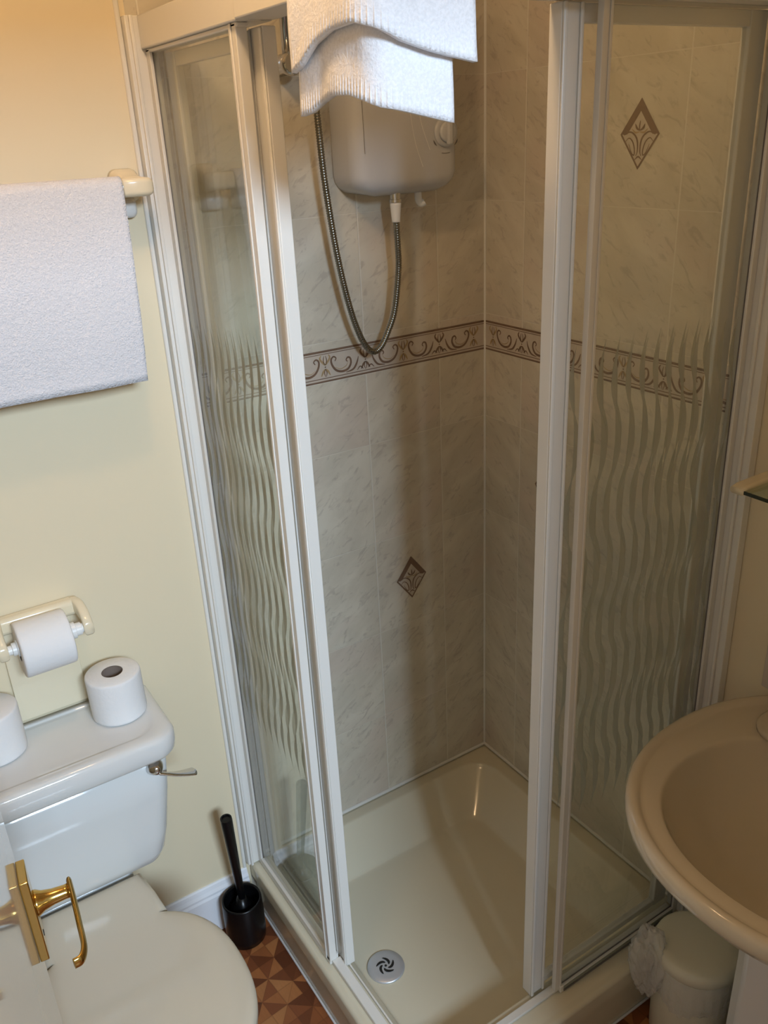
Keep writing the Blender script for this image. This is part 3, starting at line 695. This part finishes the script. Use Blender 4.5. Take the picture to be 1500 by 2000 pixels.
# ribbed hems: short parallel ridges standing on each layer's edge band
def hem(off, bottoms, right_end, seed):
    bm = new(); left_y, cx, cy = -0.606, -0.748-off, -0.741-off
    La = abs(cy-left_y); Lb = abs(right_end-cx); Lt = La+Lb; R_ = 0.022
    NSS = 46
    for i in range(1, NSS):
        s = Lt*i/NSS
        if s < La-R_: p = Vector((cx, left_y-s)); nrm = Vector((1, 0))
        elif s > La+R_: p = Vector((cx+(s-La), cy)); nrm = Vector((0, 1))
        else:
            a = (s-(La-R_))/(2*R_)*PI/2; nrm = Vector((math.cos(a), math.sin(a))); p = Vector((cx+R_, cy+R_)) - nrm*R_
        zb = lerp_tab(bottoms, s/Lt); zt = 2.0135+off*0.5; pts = []
        for k in range(6):
            z = zb + 0.001 + 0.026*k/5; g = (z-zb)/(zt-zb)
            wv = noise.noise(Vector((s*14+seed, z*9, 0)))*0.004 + math.sin(s*40+seed)*0.0008
            q = p - nrm*(abs(wv)*(1-g)*1.2 + 0.006*(1-g)) - nrm*0.0028
            pts.append((q.x, q.y, z))
        tube(bm, pts, lambda f: 0.0018*math.sqrt(max(0.02, 1-f)), 6)
    return bm
obj('hem', hem(0.009, b_in, -0.664, 1.3), m_towel2, mat, smooth=True)
obj('hem', hem(0.020, b_out, -0.640, 4.1), m_towel2, mat, smooth=True)

rail = empty('towel_rail', (-1.02, -0.07, 1.745), 'cream plastic wall towel rail above the toilet carrying a white towel', 'towel rail')
obj('rail_bar', cyl(new(), (-1.35, -0.070, 1.747), (-0.832, -0.070, 1.747), 0.010), m_chrome, rail, smooth=True, label='chrome bar')
for sx in (1, -1):
    cx = -0.806 if sx > 0 else -1.376
    bm = new()
    caps = []
    for dx_, hy, hz in ((-0.024, 0.0135, 0.0135), (-0.022, 0.0150, 0.0150), (0.014, 0.0150, 0.0150), (0.022, 0.0140, 0.0140), (0.027, 0.0110, 0.0110), (0.029, 0.0070, 0.0070)):
        caps.append([(cx+sx*dx_, -0.070+q[0], 1.747+q[1]) for q in rrect(-hy, hy, -hz, hz, hy*0.55, 6)])
    loft(bm, caps)
    lps = []
    for y, hx, hz, dz in ((-0.001, 0.026, 0.028, 0.0), (-0.010, 0.025, 0.026, 0.001), (-0.024, 0.020, 0.016, 0.006), (-0.050, 0.018, 0.012, 0.004), (-0.072, 0.018, 0.011, 0.003)):
        lps.append([(cx+sx*0.002+q[0], y, 1.747+dz+q[1]) for q in rrect(-hx, hx, -hz, hz, min(hx, hz)*0.55, 5)])
    loft(bm, lps)
    obj('rail_bracket', bm, m_cream, rail, smooth=True)
    obj('bracket_ring', lathe(new(), (cx-sx*0.030, -0.070, 1.747), (sx, 0, 0), [(0.0115, 0), (0.0132, 0.001), (0.0132, 0.006), (0.0125, 0.007)], 24), m_chrome, rail)
    # second mounting boss below
    bm = new(); loft(bm, [[(cx-sx*0.006+q[0], y, 1.712+q[1]) for q in rrect(-r, r, -r*0.8, r*0.8, r*0.5, 5)] for y, r in ((-0.001, 0.022), (-0.014, 0.021), (-0.020, 0.015))])
    obj('mounting_boss', bm, m_white, rail, smooth=True)
# towel folded over the rail
bm = new(); NX, rows = 70, []
x0t, x1t = -1.300, -0.832
for i in range(NX+1):
    f = i/NX; row = []
    prof = []
    zf, zbk = 1.428, 1.418
    for k in range(25):
        g = k/24; prof.append((-0.0845-0.013*math.sin(PI*min(1, (1-g)*1.1))*0.6 - 0.006*(1-g), zf+(1.747-zf)*g))
    for k in range(1, 12):
        a = PI*k/12; prof.append((-0.070-0.0145*math.cos(a), 1.747+0.0155*math.sin(a)))
    for k in range(15):
        g = k/14; prof.append((-0.0555+0.004*g, 1.747+(zbk-1.747)*g))
    for k, (y, z) in enumerate(prof):
        front = k < 25
        xx = x0t+(x1t-x0t)*f
        hang = (1.747-z)/0.32
        xx -= hang*0.012*f
        wv = noise.noise(Vector((xx*7, z*5, 1.0 if front else 4.0)))*0.011*max(0, hang)
        if not front: wv *= 0.3
        row.append(bm.verts.new((xx, y-abs(wv)*0.9, z)))
    rows.append(row)
for a, b in zip(rows, rows[1:]):
    for k in range(len(a)-1): bm.faces.new((a[k], a[k+1], b[k+1], b[k]))
o = obj('hanging_towel', bm, m_towel, smooth=True)
sm = o.modifiers.new('thick', 'SOLIDIFY'); sm.thickness = 0.006; sm.offset = 0
tag(o, 'white towel folded over the wall rail above the toilet', 'towel')

# ------------------------------------------------------------------ toilet roll holder and rolls
hd = empty('toilet_roll_holder', (-1.10, 0, 1.0), 'cream wall toilet roll holder above the cistern, with one roll on it', 'toilet roll holder')
bm = new()
box(bm, -1.188, -1.030, -0.030, -0.001, 0.985, 1.018)
obj('holder_bar', bm, m_cream, hd, bevel=0.009)
for cx in (-1.030, -1.180):
    bm = new(); s = 1 if cx > -1.1 else -1
    pr_ = catmull([(cx-s*0.006, -0.012, 1.003), (cx, -0.034, 1.003), (cx+s*0.002, -0.056, 0.996), (cx+s*0.002, -0.074, 0.985), (cx+s*0.002, -0.084, 0.975)], 6)
    lps = []
    for i, p in enumerate(pr_):
        f = i/(len(pr_)-1); hz = 0.0155-0.003*f
        if i == len(pr_)-1: hz *= 0.7
        lps.append([(p.x+q[0], p.y, p.z+q[1]) for q in rrect(-0.009, 0.009, -hz, hz, 0.006, 4)])
    loft(bm, lps); obj('holder_arm', bm, m_cream, hd, smooth=True)
obj('holder_spindle', lathe(new(), (-1.176, -0.068, 0.976), (1, 0, 0), [(0.009, 0), (0.009, 0.010), (0.0125, 0.011), (0.0125, 0.018), (0.016, 0.019), (0.016, 0.125), (0.0125, 0.126), (0.0125, 0.136), (0.009, 0.137), (0.009, 0.142)], 24), m_white, hd)
obj('holder_backplate', B(-1.177, -1.046, -0.013, -0.001, 0.785, 0.985), m_cream, hd, bevel=0.001, label='flat cream panel below the holder')
def roll(name, c, axis, r, h, label, group, seed=0):
    e = empty(name, c, label, 'toilet roll', group)
    d = Vector(axis); o0 = Vector(c)
    ri = 0.0205
    bm = new()
    # paper: hollow cylinder with soft edges
    prof = [(ri, 0), (r-0.003, 0), (r-0.0006, 0.002), (r, 0.006), (r, h-0.006), (r-0.0006, h-0.002), (r-0.003, h), (ri, h)]
    n = 56; a = d.orthogonal().normalized(); b = d.cross(a)
    loops = []
    for rr, t_ in prof:
        loops.append([o0 + d*t_ + (a*math.cos(2*PI*i/n)+b*math.sin(2*PI*i/n))*(rr + (0.0009*noise.noise(Vector((math.cos(2*PI*i/n)*2, math.sin(2*PI*i/n)*2, t_*20+seed))) if rr > 0.03 else 0)) for i in range(n)])
    loft(bm, loops, False, False)
    obj('paper', bm, m_paper, e, smooth=True).data.set_sharp_from_angle(angle=1.0)
    bm = new(); loops = [[o0 + d*t_ + (a*math.cos(2*PI*i/n)+b*math.sin(2*PI*i/n))*rr for i in range(n)] for rr, t_ in ((ri, 0.0005), (ri, h-0.0005), (ri-0.0012, h-0.0005), (ri-0.0012, 0.0005), (ri, 0.0005))]
    loft(bm, loops, False, False); obj('cardboard_core', bm, m_card, e, smooth=True)
    return e
roll('toilet_roll', (-1.155, -0.068, 0.970), (1, 0, 0), 0.053, 0.092, 'toilet roll on the cream wall holder above the cistern', 'toilet rolls')
roll('toilet_roll', (-1.003, -0.080, 0.7745), (0, 0, 1), 0.0530, 0.094, 'upright toilet roll standing at the right end of the cistern lid', 'toilet rolls', 3)
roll('toilet_roll', (-1.232, -0.064, 0.7745), (0, 0, 1), 0.0530, 0.097, 'toilet roll standing on the cistern lid at the left edge of the photo', 'toilet rolls', 7)

# ------------------------------------------------------------------ toilet
wc = empty('toilet', (-1.145, -0.3, 0), 'white close-coupled toilet with lid closed beside the open door', 'toilet')
TX = -1.155
def cist(hw, y0, z, r=0.03): return L3(rrect(TX-hw, TX+hw, y0, -0.012, (0.006, 0.006, r, r), 8), z)
obj('cistern', loft(new(), [cist(0.095, -0.130, 0.430, 0.03), cist(0.150, -0.150, 0.434, 0.035), cist(0.168, -0.165, 0.448, 0.038), cist(0.176, -0.173, 0.470, 0.038), cist(0.186, -0.178, 0.520, 0.036), cist(0.200, -0.184, 0.620, 0.034), cist(0.209, -0.188, 0.730, 0.032)]), m_ceramic, wc, smooth=True)
def lid(i, z, r=0.045): return L3(rrect(TX-0.226+i, TX+0.226-i, -0.216+i*0.9, -0.008-(i if i > 0.02 else 0)*0.4, (0.012, 0.012, r, r), 8), z)
cl = obj('cistern_lid', loft(new(), [lid(0.018, 0.722), lid(0.006, 0.7235), lid(0.002, 0.730), lid(0.000, 0.745), lid(0.000, 0.7635), lid(0.002, 0.7695), lid(0.006, 0.7735), lid(0.011, 0.7755), lid(0.017, 0.7762), lid(0.028, 0.7762), lid(0.032, 0.7752), lid(0.035, 0.7735), lid(0.040, 0.7730), lid(0.050, 0.7730)]), m_ceramic, wc, smooth=True)
bm = new()
lathe(bm, (-0.982, -0.187, 0.697), (0.1, -1, 0), [(0.017, 0), (0.017, 0.004), (0.0145, 0.010), (0.010, 0.017), (0.005, 0.021)], 32)
fl = obj('flush_lever', bm, m_chrome, wc, smooth=True, label='chrome flush lever')
bm = new()
pts = catmull([(-0.980, -0.204, 0.690), (-0.965, -0.206, 0.683), (-0.945, -0.208, 0.674), (-0.925, -0.209, 0.668), (-0.908, -0.209, 0.664)], 8)
lps = []
for i, p in enumerate(pts):
    f = i/(len(pts)-1); hy = 0.0045+0.0065*math.sin(PI*min(1, f*0.62))*f*1.6; hz = 0.0042-0.0022*f
    if i >= len(pts)-3: hy *= (0.95, 0.75, 0.35)[i-len(pts)+3]
    lps.append([p + Vector((0, hy*math.cos(a), hz*math.sin(a))) for a in [2*PI*k/14 for k in range(14)]])
loft(bm, lps); obj('lever_paddle', bm, m_chrome, fl, smooth=True)
# seat lid outline
def super_pt(a, cx, cy, ax, ay, e=2.3):
    c, s = math.cos(a), math.sin(a); k = 2/e
    return (cx+ax*math.copysign(abs(c)**k, c), cy+ay*math.copysign(abs(s)**k, s))
SX, SY = -1.148, -0.462
def seat_outline(g):
    pts = []
    a0 = math.radians(62); n = 60
    # front part: from right-back shoulder round the front to left-back shoulder
    for i in range(n+1):
        a = a0 - (2*a0+PI-2*0)*0 - i/n*(PI+2*a0)
        p = super_pt(a, SX, SY, 0.196-g, 0.204-g, 2.35); pts.append(p)
    pts += [(SX-0.117+g, -0.280), (SX-0.113+g, -0.225), (SX-0.104+g, -0.160-g)]
    pts += [(SX+0.104-g, -0.160-g), (SX+0.113-g, -0.225), (SX+0.117-g, -0.280)]
    return pts
lps = [L3(seat_outline(g), z) for g, z in ((0.010, 0.404), (0.002, 0.406), (0, 0.412), (0, 0.424), (0.001, 0.431), (0.004, 0.436), (0.010, 0.4395), (0.020, 0.4415), (0.045, 0.4435))]
sl = obj('seat_lid', loft(new(), lps), m_seat, wc, smooth=True, label='closed ivory toilet lid')
# pan: platform under the cistern narrowing to the bowl and the foot
def pan(cy, ax, ay, back, bw, z):
    pts = []
    for i in range(41):
        a = math.radians(20) - i/40*(PI+math.radians(40)); p = super_pt(a, SX, cy, ax, ay, 2.2); pts.append(p)
    pts += [(SX-bw, -0.29), (SX-bw, back), (SX+bw, back), (SX+bw, -0.29)]
    return L3(pts, z)
lps = [pan(-0.33, 0.115, 0.20, -0.03, 0.10, 0.002), pan(-0.33, 0.115, 0.20, -0.03, 0.10, 0.02), pan(-0.33, 0.100, 0.17, -0.03, 0.090, 0.05), pan(-0.34, 0.098, 0.165, -0.03, 0.088, 0.16), pan(-0.40, 0.130, 0.19, -0.03, 0.100, 0.26), pan(-0.445, 0.168, 0.195, -0.02, 0.08, 0.34), pan(-0.455, 0.180, 0.194, -0.015, 0.085, 0.385), pan(-0.458, 0.178, 0.192, -0.015, 0.085, 0.4035)]
obj('pan', loft(new(), lps), m_ceramic, wc, smooth=True)
lp = [L3(rrect(TX-0.100, TX+0.100, -0.150, -0.014, 0.012, 5), z) for z in (0.400, 0.418)] + [L3(rrect(TX-0.095, TX+0.095, -0.145, -0.016, 0.012, 5), z) for z in (0.424, 0.431)]
obj('pan_platform', loft(new(), lp), m_ceramic, wc, smooth=True)

# ------------------------------------------------------------------ toilet brush
br = empty('toilet_brush', (-0.813, -0.072, 0), 'black plastic toilet brush standing in its round pot beside the shower tray', 'toilet brush')
bc = (-0.812, -0.0675)
obj('brush_pot', lathe(new(), (bc[0], bc[1], 0), (0, 0, 1), [(0.040, 0.0), (0.047, 0.004), (0.049, 0.02), (0.0495, 0.08), (0.048, 0.122), (0.047, 0.126), (0.044, 0.126), (0.042, 0.120), (0.042, 0.06), (0.030, 0.05)], 40), m_black, br, smooth=True)
obj('brush_head', lathe(new(), (bc[0], bc[1], 0.055), (0, 0, 1), [(0.02, 0), (0.028, 0.02), (0.028, 0.045), (0.016, 0.056), (0.011, 0.075)], 24), m_black, br, smooth=True)
bm = new(); h0 = Vector((bc[0]+0.002, bc[1], 0.11)); h1 = Vector((-0.828, -0.095, 0.404))
lathe(bm, h0, h1-h0, [(0.0080, 0), (0.0090, 0.05), (0.0112, 0.15), (0.0132, 0.26), (0.0138, 0.292), (0.0132, 0.300), (0.0100, 0.3005), (0.0095, 0.297)], 24)
obj('brush_handle', bm, m_black, br, smooth=True).data.set_sharp_from_angle(angle=0.9)

# ------------------------------------------------------------------ sink with pedestal
sk = empty('pedestal_sink', (-0.22, -1.075, 0), 'cream oval pedestal sink on the right wall above the pedal bin', 'sink')
SC = (-0.205, -1.075)
def oval(cx, cy, ax, ay, z, e=2.1, xm=-0.003, n=72):
    out = []
    for i in range(n):
        a = 2*PI*i/n; p = super_pt(a, cx, cy, ax, ay, e); out.append((min(p[0], xm), p[1], z))
    return out
lps = []
for cx, ax, ay, z, e in ((-0.20, 0.09, 0.10, 0.62, 2), (-0.20, 0.14, 0.15, 0.645, 2), (-0.205, 0.21, 0.20, 0.70, 2.05), (-0.205, 0.262, 0.245, 0.760, 2.1), (-0.205, 0.280, 0.261, 0.796, 2.15),
        (-0.205, 0.286, 0.266, 0.8005, 2.15), (-0.205, 0.295, 0.275, 0.8025, 2.15), (-0.205, 0.3000, 0.2800, 0.808, 2.15), (-0.205, 0.3015, 0.2815, 0.818, 2.15), (-0.205, 0.3005, 0.2805, 0.828, 2.15), (-0.205, 0.2965, 0.2765, 0.8345, 2.15), (-0.205, 0.290, 0.270, 0.8365, 2.15),
        (-0.205, 0.2835, 0.2635, 0.8345, 2.15), (-0.205, 0.2800, 0.2600, 0.8300, 2.15), (-0.205, 0.2770, 0.2570, 0.8285, 2.15), (-0.206, 0.271, 0.252, 0.8290, 2.15), (-0.215, 0.250, 0.240, 0.8280, 2.15)):
    lps.append(oval(cx, SC[1], ax, ay, z, e))
for cx, ax, ay, z, e in ((-0.252, 0.204, 0.214, 0.8262, 2.15), (-0.254, 0.200, 0.210, 0.8250, 2.15), (-0.255, 0.197, 0.207, 0.8215, 2.15), (-0.255, 0.195, 0.205, 0.8160, 2.15), (-0.256, 0.188, 0.198, 0.800, 2.1), (-0.258, 0.172, 0.182, 0.772, 2.1), (-0.262, 0.145, 0.155, 0.742, 2.05), (-0.266, 0.105, 0.115, 0.712, 2), (-0.268, 0.060, 0.065, 0.696, 2), (-0.268, 0.022, 0.022, 0.690, 2)):
    lps.append(oval(cx, SC[1], ax, ay, z, e))
obj('basin', loft(new(), lps), m_sink, sk, smooth=True)
bm = new(); tl = []
for g, z in ((0, 0.8270), (0, 0.8345), (0.004, 0.8375), (0.010, 0.8385)):
    tl.append([(min(p[0], -0.004), p[1], z) for p in rrect(-0.130+g, 0.02, SC[1]-0.20+g, SC[1]+0.20-g, (0.01, 0.05, 0.05, 0.01), 8)])
obj('tap_ledge', loft(bm, tl), m_sink, sk, smooth=True)
ped = [(-0.03, -1.165), (-0.20, -1.165), (-0.262, -1.115), (-0.268, -1.020), (-0.235, -0.985), (-0.03, -0.985)]
def pedl(k, z): return [(-0.03+(p[0]+0.03)*k, SC[1]+(p[1]-SC[1])*k, z) for p in ped]
obj('pedestal', loft(new(), [pedl(1.12, 0.0), pedl(1.10, 0.03), pedl(0.98, 0.10), pedl(0.97, 0.45), pedl(1.0, 0.66)]), m_ceramic, sk, bevel=0.006)
obj('waste_fitting', lathe(new(), (-0.268, SC[1], 0.6895), (0, 0, 1), [(0.020, 0), (0.020, 0.003), (0.014, 0.0035), (0.012, 0.001)], 24), m_chrome, sk, smooth=True)

# ------------------------------------------------------------------ glass shelf
gs = empty('glass_shelf', (-0.06, -0.80, 1.25), 'narrow glass shelf with a cream end bracket on the yellow wall above the sink', 'shelf')
bm = new()
lps = []
for x, hz, dz in ((-0.002, 0.015, -0.004), (-0.02, 0.0125, -0.003), (-0.08, 0.0105, -0.001), (-0.115, 0.009, 0), (-0.128, 0.006, 0)):
    lps.append([(x, -0.800+q[0], 1.253+dz+q[1]) for q in rrect(-0.0125, 0.0125, -hz, hz, 0.005, 4)])
loft(bm, lps); obj('shelf_bracket', bm, m_cream, gs, smooth=True)
obj('shelf_pane', B(-0.126, -0.004, -1.30, -0.812, 1.250, 1.2555), [m_shelfglass], gs)
bm = new(); box(bm, -0.1275, -0.126, -1.30, -0.8125, 1.2498, 1.2557); 
obj('pane_edge', bm, m_shelfedge, gs, label='dark front edge of the glass')
bm = new(); lps = []
for x, hz in ((-0.002, 0.015), (-0.08, 0.0105), (-0.128, 0.006)):
    lps.append([(x, -1.312+q[0], 1.252+q[1]) for q in rrect(-0.0125, 0.0125, -hz, hz, 0.005, 4)])
loft(bm, lps); obj('shelf_bracket', bm, m_cream, gs, smooth=True)

# ------------------------------------------------------------------ pedal bin with liner bag
bn = empty('pedal_bin', (-0.135, -0.850, 0), 'small round cream pedal bin below the sink beside the shower tray', 'bin')
bcx, bcy = -0.137, -0.850
obj('bin_body', lathe(new(), (bcx, bcy, 0.0), (0, 0, 1), [(0.070, 0), (0.075, 0.004), (0.0765, 0.03), (0.080, 0.235), (0.080, 0.243)], 48), m_bin, bn, smooth=True)
obj('bin_lid', lathe(new(), (bcx, bcy, 0.245), (0, 0, 1), [(0.083, 0), (0.0855, 0.004), (0.086, 0.018), (0.083, 0.026), (0.076, 0.0305), (0.06, 0.032), (0.001, 0.033)], 48), m_bin, bn, smooth=True)
bd = Vector((-0.83, -0.56, 0))
bm = new(); c0 = Vector((bcx, bcy, 0)) + bd*0.074
sd = Vector((-bd.y, bd.x, 0)); vs = []
pl_ = [c0 - sd*0.018, c0 + sd*0.018, c0 + bd*0.035 + sd*0.016, c0 + bd*0.035 - sd*0.016]
loft(bm, [[(p.x, p.y, z) for p in pl_] for z in (0.010, 0.018)])
obj('bin_pedal', bm, m_black, bn, bevel=0.002)
# crumpled bag bulging from under the lid towards the tray
bm = new()
bmesh.ops.create_icosphere(bm, subdivisions=5, radius=1.0)
for v in bm.verts:
    p = v.co.copy()
    n1 = noise.noise(p*1.8+Vector((3, 1, 0)))*0.25; n2 = abs(noise.noise(Vector((p.x*2.2, p.y*2.2, p.z*1.2))*1.5))*0.34; n3 = abs(noise.noise(p*5))*0.10
    k = 1 + n1 - n2 + n3
    v.co = Vector((bcx-0.076+p.x*0.034*k, bcy+0.056+p.y*0.042*k, 0.226+p.z*0.088*k))
bag = obj('bin_liner', bm, m_bag, smooth=True)
tag(bag, 'crumpled thin white bag bulging out of the pedal bin beside the tray', 'bag')
bm = new(); lps = []
for z, rr in ((0.243, 0.0815), (0.225, 0.0835), (0.195, 0.0845), (0.165, 0.083), (0.155, 0.0815)):
    lps.append([(bcx+math.cos(2*PI*i/90)*(rr+0.002*math.sin(i*1.9)*((0.25-z)/0.09)), bcy+math.sin(2*PI*i/90)*(rr+0.002*math.sin(i*1.9)*((0.25-z)/0.09)), z+(0.010*math.sin(i*0.35) if z < 0.16 else 0)) for i in range(90)])
loft(bm, lps, False, False); obj('liner_skirt', bm, m_bag, bn, smooth=True, label='thin white liner folded over the rim')
